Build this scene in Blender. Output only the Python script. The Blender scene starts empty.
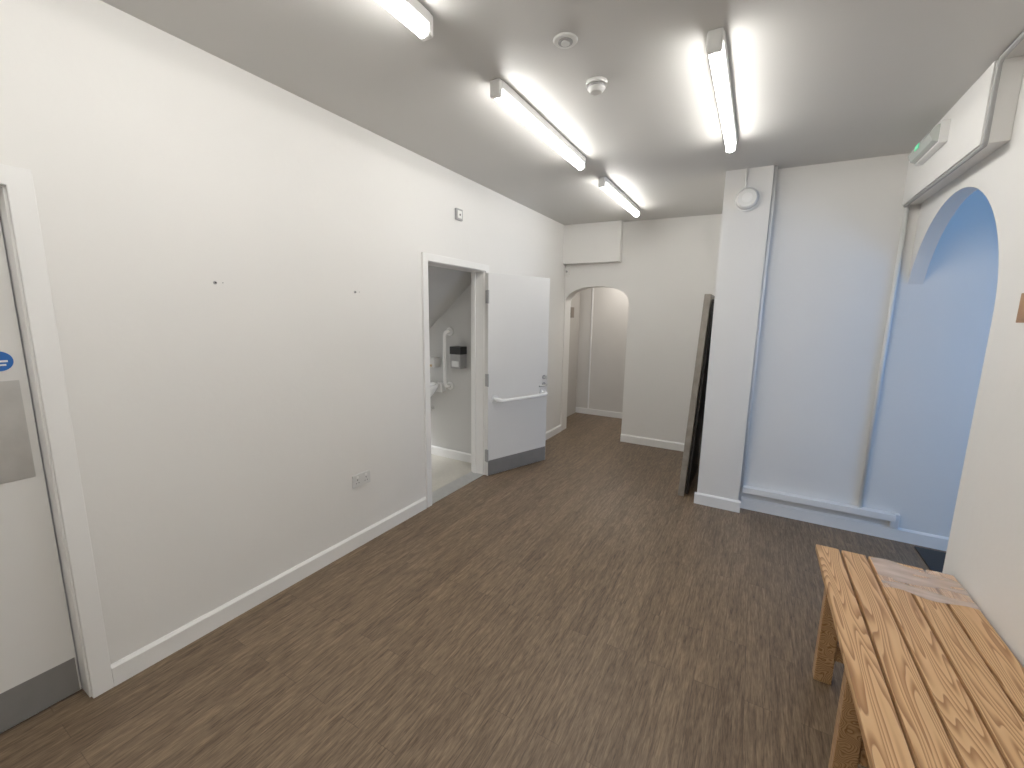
import bpy, bmesh, math
from mathutils import Vector, Matrix
S=bpy.context.scene
S.view_settings.view_transform='Standard'
S.view_settings.exposure=0.0
S.view_settings.gamma=1.12

# ---------------------------------------------------------------- materials
def mat(name,col,rough=0.5,metal=0.0,var=0.03,vscale=3.0,bump=0.0,bscale=60.0,spec=0.5):
    m=bpy.data.materials.new(name); m.use_nodes=True
    nt=m.node_tree; N=nt.nodes; L=nt.links; b=N['Principled BSDF']
    b.inputs['Roughness'].default_value=rough; b.inputs['Metallic'].default_value=metal
    b.inputs['Specular IOR Level'].default_value=spec
    tc=N.new('ShaderNodeTexCoord'); no=N.new('ShaderNodeTexNoise')
    no.inputs['Scale'].default_value=vscale; no.inputs['Detail'].default_value=4
    L.new(tc.outputs['Object'],no.inputs['Vector'])
    cr=N.new('ShaderNodeValToRGB')
    cr.color_ramp.elements[0].position=0.3; cr.color_ramp.elements[1].position=0.7
    cr.color_ramp.elements[0].color=(*[c*(1-var) for c in col],1)
    cr.color_ramp.elements[1].color=(*[min(1,c*(1+var)) for c in col],1)
    L.new(no.outputs['Fac'],cr.inputs['Fac']); L.new(cr.outputs['Color'],b.inputs['Base Color'])
    if bump>0:
        n2=N.new('ShaderNodeTexNoise'); n2.inputs['Scale'].default_value=bscale; n2.inputs['Detail'].default_value=3
        L.new(tc.outputs['Object'],n2.inputs['Vector'])
        bp=N.new('ShaderNodeBump'); bp.inputs['Strength'].default_value=bump; bp.inputs['Distance'].default_value=0.01
        L.new(n2.outputs['Fac'],bp.inputs['Height']); L.new(bp.outputs['Normal'],b.inputs['Normal'])
    return m
def emis(name,col,st):
    m=bpy.data.materials.new(name); m.use_nodes=True
    b=m.node_tree.nodes['Principled BSDF']
    b.inputs['Base Color'].default_value=(*col,1)
    b.inputs['Emission Color'].default_value=(*col,1); b.inputs['Emission Strength'].default_value=st
    return m

WALL=mat('wall_paint',(0.815,0.803,0.778),0.6,var=0.012,vscale=1.5,bump=0.08,bscale=25)
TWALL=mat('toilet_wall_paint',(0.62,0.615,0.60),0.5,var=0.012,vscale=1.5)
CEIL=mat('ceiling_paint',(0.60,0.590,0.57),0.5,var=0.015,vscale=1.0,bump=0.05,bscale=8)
TRIM=mat('trim_gloss_white',(0.87,0.865,0.85),0.3,var=0.01)
DOORW=mat('door_satin_white',(0.77,0.76,0.74),0.35,var=0.01)
PLAS=mat('white_plastic',(0.80,0.80,0.78),0.35,var=0.01)
GREYP=mat('grey_plastic',(0.35,0.35,0.35),0.4)
STEEL=mat('brushed_steel',(0.60,0.60,0.59),0.35,0.7,var=0.05,vscale=20)
KICK=mat('kick_plate_grey',(0.22,0.215,0.21),0.4,0.1,var=0.05,vscale=12)
DARK=mat('black_rubber',(0.015,0.015,0.016),0.6)
BLUE=mat('sign_blue',(0.01,0.12,0.45),0.4)
BOARD=mat('laminate_board_edge',(0.27,0.245,0.215),0.5,var=0.2,vscale=15)
GAPSHADE=mat('board_gap_shade',(0.03,0.026,0.025),0.5,var=0.2,vscale=6)  # near-black colour standing for the shade between board and column
CREAM=mat('cream_vinyl',(0.60,0.57,0.50),0.35,var=0.04,vscale=30)
BROWN=mat('plaque_wood',(0.38,0.2,0.1),0.5,var=0.2,vscale=15)
NOTICE=mat('vision_panel_dark',(0.20,0.16,0.13),0.3,var=0.1)
GREEN=emis('exit_green',(0.1,0.55,0.3),0.6)
TUBE=emis('led_tube_glow',(1.0,0.975,0.925),31.0)
PORC=mat('porcelain',(0.90,0.90,0.89),0.12,var=0.005)
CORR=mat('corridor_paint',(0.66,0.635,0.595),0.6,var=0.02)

def floor_mat():
    m=bpy.data.materials.new('vinyl_plank_floor'); m.use_nodes=True
    nt=m.node_tree;N=nt.nodes;L=nt.links;b=N['Principled BSDF']
    tc=N.new('ShaderNodeTexCoord')
    mp=N.new('ShaderNodeMapping'); mp.inputs['Rotation'].default_value=(0,0,math.radians(90))
    L.new(tc.outputs['Object'],mp.inputs['Vector'])
    def brick(mortar):
        br=N.new('ShaderNodeTexBrick'); br.offset=0.37
        br.inputs['Color1'].default_value=(0,0,0,1); br.inputs['Color2'].default_value=(1,1,1,1)
        br.inputs['Scale'].default_value=1; br.inputs['Mortar Size'].default_value=mortar; br.inputs['Mortar Smooth'].default_value=0.2
        br.inputs['Brick Width'].default_value=0.92; br.inputs['Row Height'].default_value=0.10
        L.new(mp.outputs['Vector'],br.inputs['Vector']); return br
    br=brick(0.0); seam=brick(0.0014)
    vm=N.new('ShaderNodeVectorMath'); vm.operation='MULTIPLY'; vm.inputs[1].default_value=(7,13,5)
    L.new(br.outputs['Color'],vm.inputs[0])
    va=N.new('ShaderNodeVectorMath'); va.operation='ADD'
    L.new(tc.outputs['Object'],va.inputs[0]); L.new(vm.outputs[0],va.inputs[1])
    m2=N.new('ShaderNodeMapping'); m2.inputs['Scale'].default_value=(85,6.5,1)
    L.new(va.outputs[0],m2.inputs['Vector'])
    n1=N.new('ShaderNodeTexNoise'); n1.inputs['Scale'].default_value=1; n1.inputs['Detail'].default_value=7; n1.inputs['Roughness'].default_value=0.68; n1.inputs['Distortion'].default_value=0.6
    L.new(m2.outputs['Vector'],n1.inputs['Vector'])
    m3=N.new('ShaderNodeMapping'); m3.inputs['Scale'].default_value=(300,22,1)
    L.new(va.outputs[0],m3.inputs['Vector'])
    n2=N.new('ShaderNodeTexNoise'); n2.inputs['Scale'].default_value=1; n2.inputs['Detail'].default_value=3
    L.new(m3.outputs['Vector'],n2.inputs['Vector'])
    a=N.new('ShaderNodeMath'); a.operation='MULTIPLY_ADD'; a.inputs[1].default_value=0.5
    L.new(n2.outputs['Fac'],a.inputs[0]); L.new(n1.outputs['Fac'],a.inputs[2])
    c=N.new('ShaderNodeMath'); c.operation='MULTIPLY_ADD'; c.inputs[1].default_value=0.08
    L.new(br.outputs['Color'],c.inputs[0]); L.new(a.outputs[0],c.inputs[2])
    cr=N.new('ShaderNodeValToRGB'); e=cr.color_ramp.elements
    e[0].position=0.54; e[0].color=(0.060,0.038,0.022,1)
    e[1].position=1.0; e[1].color=(0.270,0.192,0.122,1)
    k=e.new(0.78); k.color=(0.155,0.106,0.066,1)
    L.new(c.outputs[0],cr.inputs['Fac'])
    mx=N.new('ShaderNodeMix'); mx.data_type='RGBA'; mx.inputs[7].default_value=(0.06,0.04,0.026,1)
    sc=N.new('ShaderNodeMath'); sc.operation='MULTIPLY'; sc.inputs[1].default_value=0.55
    L.new(seam.outputs['Fac'],sc.inputs[0]); L.new(sc.outputs[0],mx.inputs[0])
    L.new(cr.outputs['Color'],mx.inputs[6]); L.new(mx.outputs[2],b.inputs['Base Color'])
    b.inputs['Roughness'].default_value=0.42; b.inputs['Specular IOR Level'].default_value=0.35
    bp=N.new('ShaderNodeBump'); bp.inputs['Strength'].default_value=0.12; bp.inputs['Distance'].default_value=0.003
    L.new(a.outputs[0],bp.inputs['Height']); L.new(bp.outputs['Normal'],b.inputs['Normal'])
    return m
FLOOR=floor_mat()

def pine_mat(name,dark=1.0):
    m=bpy.data.materials.new(name); m.use_nodes=True
    nt=m.node_tree;N=nt.nodes;L=nt.links;b=N['Principled BSDF']
    tc=N.new('ShaderNodeTexCoord'); g=N.new('ShaderNodeNewGeometry')
    vm=N.new('ShaderNodeVectorMath'); vm.operation='SCALE'; vm.inputs[0].default_value=(3.7,9.1,5.3)
    L.new(g.outputs['Random Per Island'],vm.inputs['Scale'])
    va=N.new('ShaderNodeVectorMath'); va.operation='ADD'
    L.new(tc.outputs['Object'],va.inputs[0]); L.new(vm.outputs[0],va.inputs[1])
    mp=N.new('ShaderNodeMapping'); mp.inputs['Scale'].default_value=(13,1.0,13)
    L.new(va.outputs[0],mp.inputs['Vector'])
    n=N.new('ShaderNodeTexNoise'); n.inputs['Scale'].default_value=1; n.inputs['Detail'].default_value=1.8; n.inputs['Roughness'].default_value=0.35
    L.new(mp.outputs['Vector'],n.inputs['Vector'])
    mu=N.new('ShaderNodeMath'); mu.operation='MULTIPLY'; mu.inputs[1].default_value=25.0
    L.new(n.outputs['Fac'],mu.inputs[0])
    fr=N.new('ShaderNodeMath'); fr.operation='FRACT'; L.new(mu.outputs[0],fr.inputs[0])
    cr=N.new('ShaderNodeValToRGB'); e=cr.color_ramp.elements
    d=dark
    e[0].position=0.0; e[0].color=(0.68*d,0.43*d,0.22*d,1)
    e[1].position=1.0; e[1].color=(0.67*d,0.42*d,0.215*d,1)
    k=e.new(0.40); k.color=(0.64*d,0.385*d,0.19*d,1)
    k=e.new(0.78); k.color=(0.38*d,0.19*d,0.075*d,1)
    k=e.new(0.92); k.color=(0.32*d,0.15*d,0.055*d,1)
    L.new(fr.outputs[0],cr.inputs['Fac'])
    L.new(cr.outputs['Color'],b.inputs['Base Color'])
    b.inputs['Roughness'].default_value=0.42
    return m
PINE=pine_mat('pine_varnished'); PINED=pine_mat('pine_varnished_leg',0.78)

def film_mat():
    m=bpy.data.materials.new('plastic_film'); m.use_nodes=True
    b=m.node_tree.nodes['Principled BSDF']
    N=m.node_tree.nodes; L=m.node_tree.links
    tc=N.new('ShaderNodeTexCoord')
    mp=N.new('ShaderNodeMapping'); mp.inputs['Scale'].default_value=(5,16,1); L.new(tc.outputs['Object'],mp.inputs['Vector'])
    no=N.new('ShaderNodeTexNoise'); no.inputs['Scale'].default_value=1.0; no.inputs['Detail'].default_value=2
    L.new(mp.outputs['Vector'],no.inputs['Vector'])
    cr=N.new('ShaderNodeValToRGB'); cr.color_ramp.elements[0].position=.35; cr.color_ramp.elements[1].position=.7
    cr.color_ramp.elements[0].color=(0.26,)*3+(1,); cr.color_ramp.elements[1].color=(0.46,)*3+(1,)
    L.new(no.outputs['Fac'],cr.inputs['Fac']); L.new(cr.outputs['Color'],b.inputs['Alpha'])
    b.inputs['Base Color'].default_value=(0.88,0.83,0.84,1); b.inputs['Roughness'].default_value=0.08
    return m
FILM=film_mat()

# ---------------------------------------------------------------- builder
class B:
    def __init__(s): s.bm=bmesh.new(); s.m=[]
    def mi(s,m):
        if m not in s.m: s.m.append(m)
        return s.m.index(m)
    def box(s,x0,x1,y0,y1,z0,z1,m,zt=None):
        vs=[]
        for z in (0,1):
            for (x,y) in ((x0,y0),(x1,y0),(x1,y1),(x0,y1)):
                zz=z0 if z==0 else (zt(x) if zt else z1)
                vs.append(s.bm.verts.new((x,y,zz)))
        i=s.mi(m)
        for f in ((3,2,1,0),(4,5,6,7),(0,1,5,4),(1,2,6,5),(2,3,7,6),(3,0,4,7)):
            s.bm.faces.new([vs[k] for k in f]).material_index=i
    def prism(s,pts,vec,m,smooth=False):
        vec=Vector(vec); a=[s.bm.verts.new(p) for p in pts]; b=[s.bm.verts.new(Vector(p)+vec) for p in pts]
        i=s.mi(m); fs=[s.bm.faces.new(a),s.bm.faces.new(b[::-1])]
        n=len(pts)
        for k in range(n):
            f=s.bm.faces.new((a[k],a[(k+1)%n],b[(k+1)%n],b[k])); f.smooth=smooth; fs.append(f)
        for f in fs: f.material_index=i
        bmesh.ops.recalc_face_normals(s.bm,faces=fs)
    def cyl(s,p0,p1,r0,m,r1=None,seg=24):
        p0=Vector(p0);p1=Vector(p1); r1=r0 if r1 is None else r1
        d=(p1-p0).normalized(); u=d.orthogonal().normalized(); v=d.cross(u); i=s.mi(m)
        A=[];C=[]
        for k in range(seg):
            t=2*math.pi*k/seg; o=u*math.cos(t)+v*math.sin(t)
            A.append(s.bm.verts.new(p0+o*r0)); C.append(s.bm.verts.new(p1+o*r1))
        for k in range(seg):
            f=s.bm.faces.new((A[k],A[(k+1)%seg],C[(k+1)%seg],C[k])); f.smooth=True; f.material_index=i
        s.bm.faces.new(A[::-1]).material_index=i; s.bm.faces.new(C).material_index=i
    def tube(s,pts,r,m,seg=14):
        P=[Vector(p) for p in pts]; i=s.mi(m); rings=[]
        up=None
        for k,p in enumerate(P):
            d=(P[min(k+1,len(P)-1)]-P[max(k-1,0)]).normalized()
            if up is None: up=d.orthogonal().normalized()
            u=(up-d*up.dot(d)).normalized(); v=d.cross(u); up=u
            rings.append([s.bm.verts.new(p+(u*math.cos(2*math.pi*j/seg)+v*math.sin(2*math.pi*j/seg))*r) for j in range(seg)])
        for a,b in zip(rings,rings[1:]):
            for j in range(seg):
                f=s.bm.faces.new((a[j],a[(j+1)%seg],b[(j+1)%seg],b[j])); f.smooth=True; f.material_index=i
        s.bm.faces.new(rings[0][::-1]).material_index=i; s.bm.faces.new(rings[-1]).material_index=i
    def done(s,name,bevel=0,loc=None,rotz=0):
        me=bpy.data.meshes.new(name); bmesh.ops.recalc_face_normals(s.bm,faces=s.bm.faces[:])
        s.bm.to_mesh(me); s.bm.free()
        for m in s.m: me.materials.append(m)
        o=bpy.data.objects.new(name,me); S.collection.objects.link(o)
        if bevel:
            md=o.modifiers.new('bev','BEVEL'); md.width=bevel; md.segments=2; md.limit_method='ANGLE'; md.angle_limit=math.radians(40)
        if loc: o.location=loc
        o.rotation_euler=(0,0,rotz)
        return o

XL=-2.265; XR=0.87; YF=5.30; YB=-1.7; YA=3.93; TR=0.08
def cz(x): return 2.755-0.015*(x-XL)

# ---------------------------------------------------------------- shell
b=B(); b.box(XL-0.15,XR+TR,YB,6.7,-0.1,0,FLOOR); b.done('floor')
b=B(); b.box(XR+TR,3.0,1.0,YA,-0.1,0,FLOOR); b.done('floor_side_room')
b=B(); b.box(-4.3,XL-0.15,1.5,3.6,-0.1,0.0,CREAM); b.done('floor_toilet')
b=B(); x0,x1=XL-0.15,XR+TR
b.prism([(x0,YB,cz(x0)),(x1,YB,cz(x1)),(x1,YB,2.95),(x0,YB,2.95)],(0,YF+0.2-YB,0),CEIL); b.done('ceiling')

WL0=XL-0.15
D1a,D1b,D1h=-0.47,0.465,2.035
D2a,D2b,D2h=2.545,3.395,2.03
b=B(); t=cz(XL)
for (a,c,z0) in ((YB,D1a,0),(D1a,D1b,D1h),(D1b,D2a,0),(D2a,D2b,D2h),(D2b,YF+0.2,0)):
    b.box(WL0,XL,a,c,z0,t,WALL)
b.done('wall_left')
b=B(); b.box(WL0,XR+TR,YB-0.15,YB,0,2.9,WALL); b.done('wall_near')

xa,xb=-2.255,-1.405; cxm=(xa+xb)/2; rw=(xb-xa)/2
pts=[(XL,YF,cz(XL)),(XL,YF,0),(xa,YF,0)]
n=24; zs=1.77; rise=0.215
for k in range(n+1):
    th=math.pi*(1-k/n); c_,s_=math.cos(th),math.sin(th)
    pts.append((cxm+rw*math.copysign(abs(c_)**0.9,c_),YF,zs+rise*abs(s_)**0.9))
pts+=[(xb,YF,0),(-0.32,YF,0),(-0.32,YF,cz(-0.32))]
b=B(); b.prism(pts,(0,0.2,0),WALL); b.done('wall_far')
b=B(); b.box(XL+.001,-1.52,YF-0.10,YF,2.27,0,WALL,zt=lambda x:cz(x)-.001); b.done('trim_bulkhead_far',0.003)
b=B(); b.box(-0.32,-0.17,YA+0.15,YF,0,0,WALL,zt=cz); b.done('wall_return')
b=B(); b.box(-0.32,0.0,3.82,YA+0.15,0,0,WALL,zt=cz); b.done('wall_column')
b=B(); b.box(0.0,XR+TR,YA,YA+0.15,0,0,WALL,zt=cz); b.box(XR+TR,3.15,YA,YA+0.15,0,2.85,WALL); b.done('wall_alcove')
# right wall with tall arch
ya=2.61; ym=3.29; ry=ym-ya; zs=1.62
pts=[(XR,YB,0),(XR,ya,0)]
n=40; thend=math.acos((YA-ym)/ry)
for k in range(n+1):
    th=math.pi+(thend-math.pi)*k/n
    pts.append((XR,ym+ry*math.cos(th),zs+ry*math.sin(th)))
tz=cz(XR)
pts+=[(XR,YA,tz),(XR,YB,tz)]
b=B(); b.prism(pts,(TR,0,0),WALL); b.done('wall_right')
b=B(); b.box(0.775,XR,2.76,YA,2.375,0,WALL,zt=lambda x:cz(x)-.001); b.done('trim_boxed_beam',0.003)
# side room shell
sx=XR+TR
b=B(); b.box(sx,3.15,0.85,YA,2.70,2.8,CEIL); b.done('ceiling_side_room')
b=B(); b.box(sx,3.0,0.85,1.0,0,2.7,WALL); b.done('wall_side_room_near')
b=B()
wy0,wy1,wz0,wz1=1.4,3.2,0.9,2.3
b.box(3.0,3.15,0.85,wy0,0,2.7,WALL); b.box(3.0,3.15,wy1,YA,0,2.7,WALL)
b.box(3.0,3.15,wy0,wy1,0,wz0,WALL); b.box(3.0,3.15,wy0,wy1,wz1,2.7,WALL); b.done('wall_side_room_window')
b=B()
for y in (wy0,(wy0+wy1)/2-.02,wy1-.04): b.box(3.05,3.10,y,y+.04,wz0,wz1,TRIM)
for z in (wz0,wz1-.04): b.box(3.05,3.10,wy0,wy1,z,z+.04,TRIM)
b.done('window_1')

# toilet shell
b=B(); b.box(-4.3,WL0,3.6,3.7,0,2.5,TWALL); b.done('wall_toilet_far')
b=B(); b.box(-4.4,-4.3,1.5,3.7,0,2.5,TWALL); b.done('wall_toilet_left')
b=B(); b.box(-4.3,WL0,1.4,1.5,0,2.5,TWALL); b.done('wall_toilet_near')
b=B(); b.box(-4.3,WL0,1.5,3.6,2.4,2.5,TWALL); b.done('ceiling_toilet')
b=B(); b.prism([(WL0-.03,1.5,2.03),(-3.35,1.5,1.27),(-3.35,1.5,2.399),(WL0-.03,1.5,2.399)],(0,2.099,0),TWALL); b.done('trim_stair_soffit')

# corridor beyond low arch
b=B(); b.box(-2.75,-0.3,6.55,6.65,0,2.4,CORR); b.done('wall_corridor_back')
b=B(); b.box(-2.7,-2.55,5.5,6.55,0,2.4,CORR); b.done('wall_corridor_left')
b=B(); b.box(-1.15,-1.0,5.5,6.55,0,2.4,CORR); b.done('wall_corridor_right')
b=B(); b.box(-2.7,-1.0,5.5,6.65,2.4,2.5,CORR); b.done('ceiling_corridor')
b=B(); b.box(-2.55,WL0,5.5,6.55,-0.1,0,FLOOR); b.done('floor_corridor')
b=B(); b.box(-2.53,-1.15,6.532,6.549,0,0.09,TRIM); b.done('baseboard_corridor')
b=B(); b.box(-2.32,-2.30,6.535,6.549,0.09,2.39,TRIM); b.done('trim_corridor')
b=B(); b.box(-2.549,-2.51,5.72,6.5,0.005,2.02,mat('corridor_door',(0.50,0.475,0.44),0.45)); b.box(-2.512,-2.505,6.12,6.26,1.58,1.74,NOTICE)
b.box(-2.549,-2.525,5.66,5.715,0,2.08,TRIM); b.done('door_3')

# ---------------------------------------------------------------- baseboards
def bb_x(name,x0,x1,y,h=0.098,t=0.018,sg=-1):
    b=B(); b.prism([(x0,y,0),(x0,y+sg*t,0),(x0,y+sg*t,h-.012),(x0,y+sg*t*.45,h),(x0,y,h)],(x1-x0,0,0),TRIM); return b.done(name)
def bb_y(name,y0,y1,x,h=0.098,t=0.018,sg=1):
    b=B(); b.prism([(x,y0,0),(x+sg*t,y0,0),(x+sg*t,y0,h-.012),(x+sg*t*.45,y0,h),(x,y0,h)],(0,y1-y0,0),TRIM); return b.done(name)
bb_y('baseboard_left',0.510,2.498,XL+.0005)
bb_y('baseboard_left_far',3.45,YF-.001,XL+.0005)
bb_y('baseboard_left_near',YB,-0.54,XL+.0005)
bb_x('baseboard_far',xb+.0,-0.33,YF-.0005)
bb_x('baseboard_column',-0.338,0.018,3.8195)
bb_x('baseboard_alcove',0.019,2.98,YA-.0005)
bb_y('baseboard_right',YB,ya,XR-.0005,sg=-1)
b=B(); b.box(0.02,1.0,YA-.06,YA-.0005,0.155,0.205,TRIM); b.box(0.98,1.03,YA-.035,YA-.0005,0.10,0.205,TRIM); b.done('trim_pipe_boxing',0.003)
bb_x('baseboard_toilet',-4.29,WL0-.001,3.5995)

# ---------------------------------------------------------------- door 1 (left, closed)
b=B(); lt=0.028
b.box(WL0,XL,D1a,D1a+lt,0,D1h,TRIM); b.box(WL0,XL,D1b-lt,D1b,0,D1h,TRIM); b.box(WL0,XL,D1a+lt,D1b-lt,D1h-lt,D1h,TRIM)
def arch_trim(b,a,c,h,w=0.062,t=0.020,ov=0.022):
    o0,o1,i0,i1=a-w+ov,c+w-ov,a+ov,c-ov; ho,hi=h+w-ov,h-ov
    b.prism([(XL,o0,0),(XL,i0,0),(XL,i0,hi),(XL,i1,hi),(XL,i1,0),(XL,o1,0),(XL,o1,ho),(XL,o0,ho)],(t,0,0),TRIM)
arch_trim(b,D1a,D1b,D1h,w=0.066)
b.box(WL0+.0,WL0+.035,D1b-lt-.014,D1b-lt,0,D1h-lt,TRIM)
b.done('trim_door_frame',0.003)
b=B(); lx=XL-0.075; y0,y1=D1a+lt+.003,D1b-lt-.004
b.box(lx-.035,lx,y0,y1,0.008,D1h-lt-.003,DOORW)
b.box(lx,lx+.002,y0+.01,y1-.005,0.010,0.165,KICK)
b.box(lx,lx+.002,y1-.115,y1-.022,0.965,1.34,STEEL)
b.cyl((lx,y1-.063,1.412),(lx+.003,y1-.063,1.412),0.036,BLUE,seg=40)
b.box(lx+.003,lx+.0036,y1-.085,y1-.041,1.408,1.415,PLAS); b.box(lx+.003,lx+.0036,y1-.080,y1-.046,1.395,1.401,PLAS)
b.done('door_1',0.0015)

# ---------------------------------------------------------------- door 2 frame and leaf
b=B()
b.box(WL0,XL,D2a,D2a+lt,0,D2h,TRIM); b.box(WL0,XL,D2b-lt,D2b,0,D2h,TRIM); b.box(WL0,XL,D2a+lt,D2b-lt,D2h-lt,D2h,TRIM)
arch_trim(b,D2a,D2b,D2h,w=0.058)
b.box(WL0+.03,WL0+.06,D2a+lt,D2a+lt+.014,0,D2h-lt,TRIM); b.box(WL0+.03,WL0+.06,D2b-lt-.014,D2b-lt,0,D2h-lt,TRIM)
b.done('trim_toilet_door_frame',0.003)
b=B(); b.box(WL0,XL+.005,D2a+lt,D2b-lt,0.0,0.004,STEEL); b.done('trim_threshold')
b=B(); W=0.80; H=1.99; T=0.044
b.box(0.0,W,-T,0,0.008,H,DOORW)
b.box(0.004,W-.004,-T-.002,-T,0.010,0.165,KICK)
b.box(0.004,W-.004,0,.002,0.010,0.165,KICK)
for z in (0.22,0.98,1.77):
    b.box(-.018,0.006,-T-.006,-T+.022,z-.06,z+.06,GREYP); b.cyl((-.008,-T-.008,z-.062),(-.008,-T-.008,z+.062),0.010,GREYP,seg=12)
zr=0.775; x0,x1=0.08,0.73; pr=0.085
pts=[(x0,-T,zr+.012)]
for k in range(7):
    a=k/6*math.pi/2; pts.append((x0+.04*(1-math.cos(a)),-T-pr+.04-.04*math.sin(a),zr+.012-.012*k/6))
for k in range(7):
    a=k/6*math.pi/2; pts.append((x1-.04+.04*math.sin(a),-T-pr+.04-.04*math.cos(a),zr+.012*k/6))
pts.append((x1,-T,zr+.012))
b.tube(pts,0.019,PORC)
for x in (x0,x1): b.cyl((x,-T,zr+.012),(x,-T-.012,zr+.012),0.042,PORC)
for z,r in ((0.95,0.024),(0.87,0.024)):
    b.cyl((W-.055,-T,z),(W-.055,-T-.009,z),r,GREYP)
b.cyl((W-.055,-T-.009,0.95),(W-.055,-T-.035,0.95),0.007,STEEL); b.box(W-.062,W-.048,-T-.045,-T-.03,0.93,0.97,STEEL)
b.tube([(W-.055,-T-.009,0.87),(W-.055,-T-.05,0.87),(W-.065,-T-.058,0.87),(W-.09,-T-.06,0.869),(W-.17,-T-.058,0.867)],0.009,STEEL)
b.done('door_2',0.0015,loc=(XL+.022,3.365,0),rotz=math.atan2(0.93,0.345))

# ---------------------------------------------------------------- toilet contents
b=B(); xg=-2.86
pts=[(xg,3.6,1.42)]
R=.05; d=.095
for k in range(7):
    a=k/6*math.pi/2; pts.append((xg,3.6-d+R-R*math.sin(a),1.42-R*(1-math.cos(a))))
for k in range(7):
    a=k/6*math.pi/2; pts.append((xg,3.6-d+R-R*math.cos(a),0.83-R*math.sin(a)+R))
pts.append((xg,3.6,0.83))
b.tube(pts,0.02,PORC)
for z in (1.42,.83): b.cyl((xg,3.5995,z),(xg,3.59,z),.045,PORC)
b.done('grab_rail')
b=B(); b.box(-2.77,-2.64,3.49,3.601,1.04,1.19,GREYP); b.box(-2.775,-2.635,3.485,3.601,1.19,1.27,DARK); b.box(-2.75,-2.66,3.486,3.49,1.06,1.12,STEEL)
b.done('wall_soap_dispenser',0.01)
b=B(); cx0,cy0=-3.12,3.36
i=b.mi(PORC); prof=[(1.0,.86),(1.0,.83),(.85,.77),(.55,.70),(.3,.68)]
inn=[(.88,.86),(.82,.83),(.6,.76),(.2,.745)]
seg=28; rings=[]
for r,z in list(reversed(prof))+inn:
    rings.append([b.bm.verts.new((cx0+.24*r*math.cos(2*math.pi*k/seg),cy0+.20*r*math.sin(2*math.pi*k/seg)+(.03 if r<.6 else 0),z)) for k in range(seg)])
for a,c in zip(rings,rings[1:]):
    for k in range(seg):
        f=b.bm.faces.new((a[k],a[(k+1)%seg],c[(k+1)%seg],c[k])); f.smooth=True; f.material_index=i
b.bm.faces.new(rings[-1]); b.bm.faces.new(rings[0][::-1])
b.box(cx0-.2,cx0+.2,3.52,3.601,.76,.86,PORC)
b.cyl((cx0,cy0+.04,.69),(cx0,cy0+.04,.58),.02,PLAS); b.tube([(cx0,cy0+.04,.58),(cx0,cy0+.06,.55),(cx0,3.601,.55)],.018,PLAS)
b.tube([(cx0,3.55,.86),(cx0,3.55,.95),(cx0,3.53,.975),(cx0,3.47,.97),(cx0,3.45,.945)],.012,STEEL)
b.done('wall_wash_basin')
b=B(); b.box(-3.2,-3.0,3.5,3.601,1.03,1.13,PLAS); b.box(-3.17,-3.03,3.495,3.5,1.035,1.06,mat('paper_tan',(.6,.45,.28),.8)); b.done('wall_paper_towel_dispenser',.008)

# ---------------------------------------------------------------- left wall accessories
b=B(); ys,zz=1.86,0.473
b.box(XL,XL+.010,ys-.073,ys+.073,zz-.043,zz+.043,mat('socket_plastic',(.68,.68,.67),.3))
for s in (-1,1):
    c=ys+s*.036
    b.box(XL+.010,XL+.0125,c-.009,c+.009,zz+.018,zz+.034,TRIM)
    b.box(XL+.010,XL+.0106,c-.003,c+.003,zz+.002,zz+.011,DARK)
    b.box(XL+.010,XL+.0106,c-.014,c-.007,zz-.018,zz-.013,DARK); b.box(XL+.010,XL+.0106,c+.007,c+.014,zz-.018,zz-.013,DARK)
b.done('power_socket',.0015)
b=B(); b.box(XL,XL+.02,2.93,3.015,2.385,2.475,GREYP); b.box(XL+.02,XL+.024,2.945,3.0,2.40,2.46,PLAS); b.box(XL+.024,XL+.026,2.965,2.98,2.42,2.435,DARK); b.done('wall_sensor',.003)
for y in (1.065,1.88):
    b=B(); b.cyl((XL,y,1.735),(XL+.004,y,1.735),.008,GREYP,seg=12); b.cyl((XL,y,1.735),(XL+.012,y,1.735),.003,DARK,seg=8); b.cyl((XL,y+.035,1.737),(XL+.002,y+.035,1.737),.003,GREYP,seg=8); b.done('wall_screw')
b=B(); b.box(-2.262,-2.20,YF-.035,YF+.001,2.13,2.23,PLAS); b.cyl((-2.231,YF-.035,2.18),(-2.231,YF-.045,2.18),.014,GREYP); b.done('wall_motion_sensor',.004)

# ---------------------------------------------------------------- light battens
def batten(x,y0,y1):
    c=cz(x)
    e=bpy.data.objects.new('ceiling_batten_light',None); S.collection.objects.link(e); e.location=(0,0,0)
    b=B(); b.box(x-.033,x+.033,y0+.02,y1-.02,c-.042,c-.001,PLAS)
    b.box(x-.029,x+.029,y0,y0+.03,c-.080,c-.001,PLAS); b.box(x-.029,x+.029,y1-.03,y1,c-.080,c-.001,PLAS)
    o=b.done('housing',.008); o.parent=e
    b=B(); b.cyl((x,y0+.03,c-.061),(x,y1-.03,c-.061),.024,TUBE,seg=20); o=b.done('led_tube'); o.parent=e
for (x,y0) in ((-1.22,0.22),(-1.22,1.90),(-1.22,3.54),(-0.25,1.99),(-0.25,-0.25),(-1.22,-1.5)): batten(x,y0,y0+1.2)  # last two, out of view, are added to brighten the right wall and bench

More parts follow.
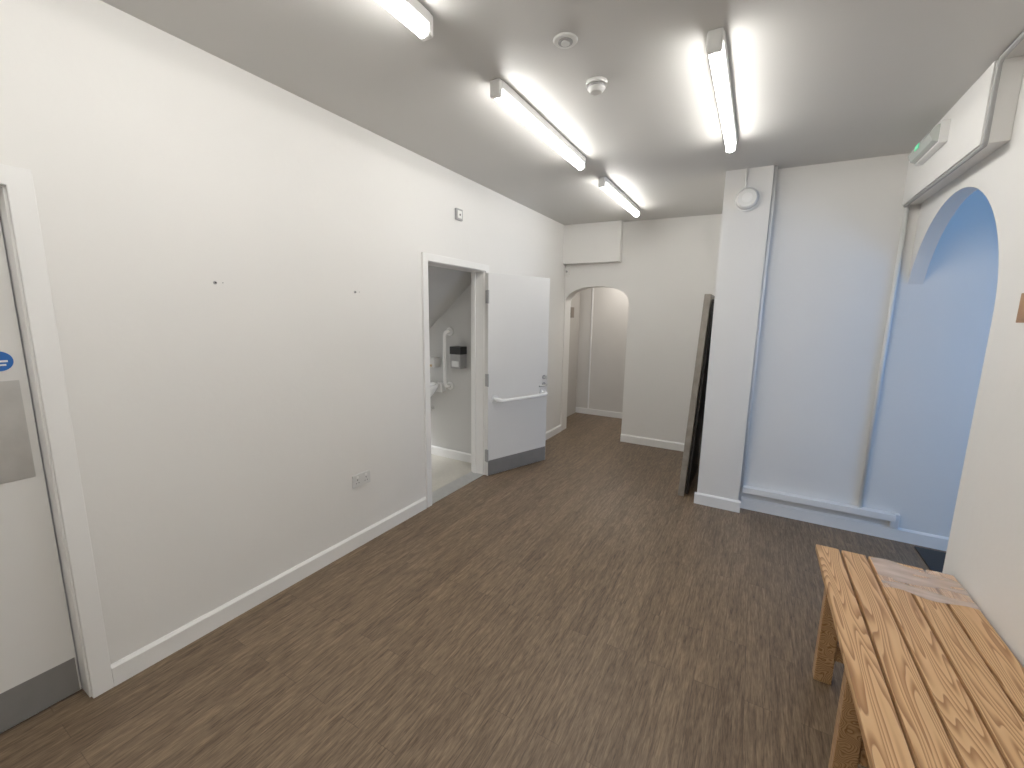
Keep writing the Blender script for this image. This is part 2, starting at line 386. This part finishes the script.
b=B(); x,y=-.79,2.155; c=cz(x)
b.cyl((x,y,c),(x,y,c-.018),.052,PLAS,seg=36); b.cyl((x,y,c-.018),(x,y,c-.03),.040,GREYP,seg=36); b.cyl((x,y,c-.03),(x,y,c-.048),.044,PLAS,r1=.028,seg=36); b.done('smoke_detector')
b=B(); x,y=-.80,1.79; c=cz(x)
b.cyl((x,y,c),(x,y,c-.007),.052,PLAS,r1=.046,seg=36); b.cyl((x,y,c-.007),(x,y,c-.010),.030,GREYP,seg=36); b.cyl((x,y,c-.010),(x,y,c-.015),.018,PLAS,seg=24); b.done('ceiling_speaker')
b=B(); x,z=-.155,2.50; y=3.8205
b.cyl((x,y,z),(x,y-.02,z),.088,PLAS,seg=44); b.cyl((x,y-.02,z),(x,y-.055,z),.080,PLAS,r1=.060,seg=44); b.cyl((x,y-.055,z),(x,y-.06,z),.035,TRIM,seg=30)
b.cyl((x-.02,y-.008,z+.08),(x-.02,y-.008,cz(x)-.001),.006,PLAS,seg=8); b.done('wall_alarm_sounder')
# conduits
b=B(); b.cyl((0.013,3.86,0.21),(0.013,3.86,cz(0)-.002),.0125,PLAS,seg=12); b.done('conduit_pipe')
b=B(); b.cyl((0.80,YA-.018,0.205),(0.80,YA-.018,2.374),.0135,PLAS,seg=14); b.done('conduit_pipe')
b=B(); xc=.785; b.tube([(xc,YA-.04,2.364),(xc,2.74,2.364),(xc,2.735,2.38),(xc,2.735,cz(.8)-.03),(xc,2.72,cz(.8)-.012),(xc,1.2,cz(.8)-.012)],.010,GREYP,seg=10); b.done('conduit_pipe')  # grey run under the beam draws its shadow gap; the rest is conduit

# exit sign on boxed beam
b=B(); xs=0.775; dz=-.02
b.box(xs-.035,xs,3.20,3.60,2.555+dz,2.665+dz,PLAS)
pts=[(xs-.035,3.21,2.655+dz),(xs-.060,3.21,2.645+dz),(xs-.075,3.21,2.61+dz),(xs-.060,3.21,2.575+dz),(xs-.035,3.21,2.565+dz)]
b.prism(pts,(0,.38,0),mat('sign_diffuser',(.50,.53,.50),.25))
b.box(xs-.0775,xs-.073,3.38,3.45,2.597+dz,2.623+dz,GREEN)
b.done('exit_sign_light',.003)

b=B(); b.box(XR-.022,XR-.0005,2.10,2.355,1.60,1.71,BROWN); b.box(XR-.026,XR-.022,2.12,2.335,1.615,1.695,BROWN); b.done('wall_plaque',.004)

# leaning board by the column, plus a dark slab painting its shaded gap
b=B()
for k,(xo,dy,h,mm) in enumerate(((0,0.0,1.80,BOARD),(0.056,0.07,1.76,GAPSHADE))):
    xb0=-.485+xo; xt0=-.405+xo*1.0; tt=.050 if k==0 else .018
    b.prism([(xb0,3.90+dy,0.0),(xb0+tt,3.90+dy,0.0),(xt0+tt,3.90+dy,h),(xt0,3.90+dy,h)],(0,.85,0),mm)
b.done('leaning_board',.002)

b=B(); b.box(1.12,2.2,2.9,3.86,0.0,0.012,DARK); b.done('doormat',.004)

# ---------------------------------------------------------------- bench
b=B(); zt=.49; x0=.357; n=5; pitch=.102; yb0,yb1=.75,2.46
for k in range(n):
    xx=x0+k*pitch; b.box(xx,xx+pitch-.010,yb0,yb1,zt-.032,zt,PINE)
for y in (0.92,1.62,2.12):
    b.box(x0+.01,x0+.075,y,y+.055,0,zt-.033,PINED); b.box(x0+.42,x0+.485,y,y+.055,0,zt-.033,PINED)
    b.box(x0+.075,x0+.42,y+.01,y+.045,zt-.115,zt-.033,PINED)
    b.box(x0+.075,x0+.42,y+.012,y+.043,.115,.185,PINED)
b.box(x0+.22,x0+.28,0.965,2.13,.12,.18,PINED)
b.done('wooden_bench',.004)
b=B(); i=b.mi(FILM); nx,ny=22,10; g=[]
for a in range(nx+1):
    row=[]
    for c in range(ny+1):
        x=.565+.29*a/nx; y=2.18+.26*c/ny+.015*math.sin(a*.4)
        row.append(b.bm.verts.new((x,min(y,2.455),zt+.003+.0014*(1+math.sin(a*.6+c*.5)*math.cos(c*.7)))))
    g.append(row)
for a in range(nx):
    for c in range(ny):
        f=b.bm.faces.new((g[a][c],g[a+1][c],g[a+1][c+1],g[a][c+1])); f.smooth=True
b.done('plastic_sheet')

# ---------------------------------------------------------------- lights
def area(name,loc,rot,sx,sy,p,col):
    l=bpy.data.lights.new(name,'AREA'); l.shape='RECTANGLE'; l.size=sx; l.size_y=sy; l.energy=p; l.color=col
    o=bpy.data.objects.new(name,l); S.collection.objects.link(o); o.location=loc; o.rotation_euler=rot
area('daylight_window',(3.2,(wy0+wy1)/2,(wz0+wz1)/2),(0,math.radians(90),0),1.4,1.8,30,(.20,.48,1.0))
area('toilet_lamp',(-3.8,2.3,2.38),(0,0,0),.3,.3,32,(.97,.98,1))
area('corridor_lamp',(-1.7,6.1,2.38),(0,0,0),.2,.2,8,(1,.95,.89))
w=bpy.data.worlds.new('world'); S.world=w; w.use_nodes=True
w.node_tree.nodes['Background'].inputs[0].default_value=(.35,.58,1,1); w.node_tree.nodes['Background'].inputs[1].default_value=.6

# ---------------------------------------------------------------- camera
cd=bpy.data.cameras.new('camera'); co=bpy.data.objects.new('camera',cd); S.collection.objects.link(co)
cd.sensor_width=36; cd.lens=419/1024*36; cd.clip_start=.02
R=Matrix(((.8649,-.0930,.4933),(.5018,.1326,-.8547),(.0142,.9869,.1611)))
q=R.to_quaternion(); q.normalize()
co.matrix_world=Matrix.Translation((0,0,1.6))@q.to_matrix().to_4x4()
S.camera=co
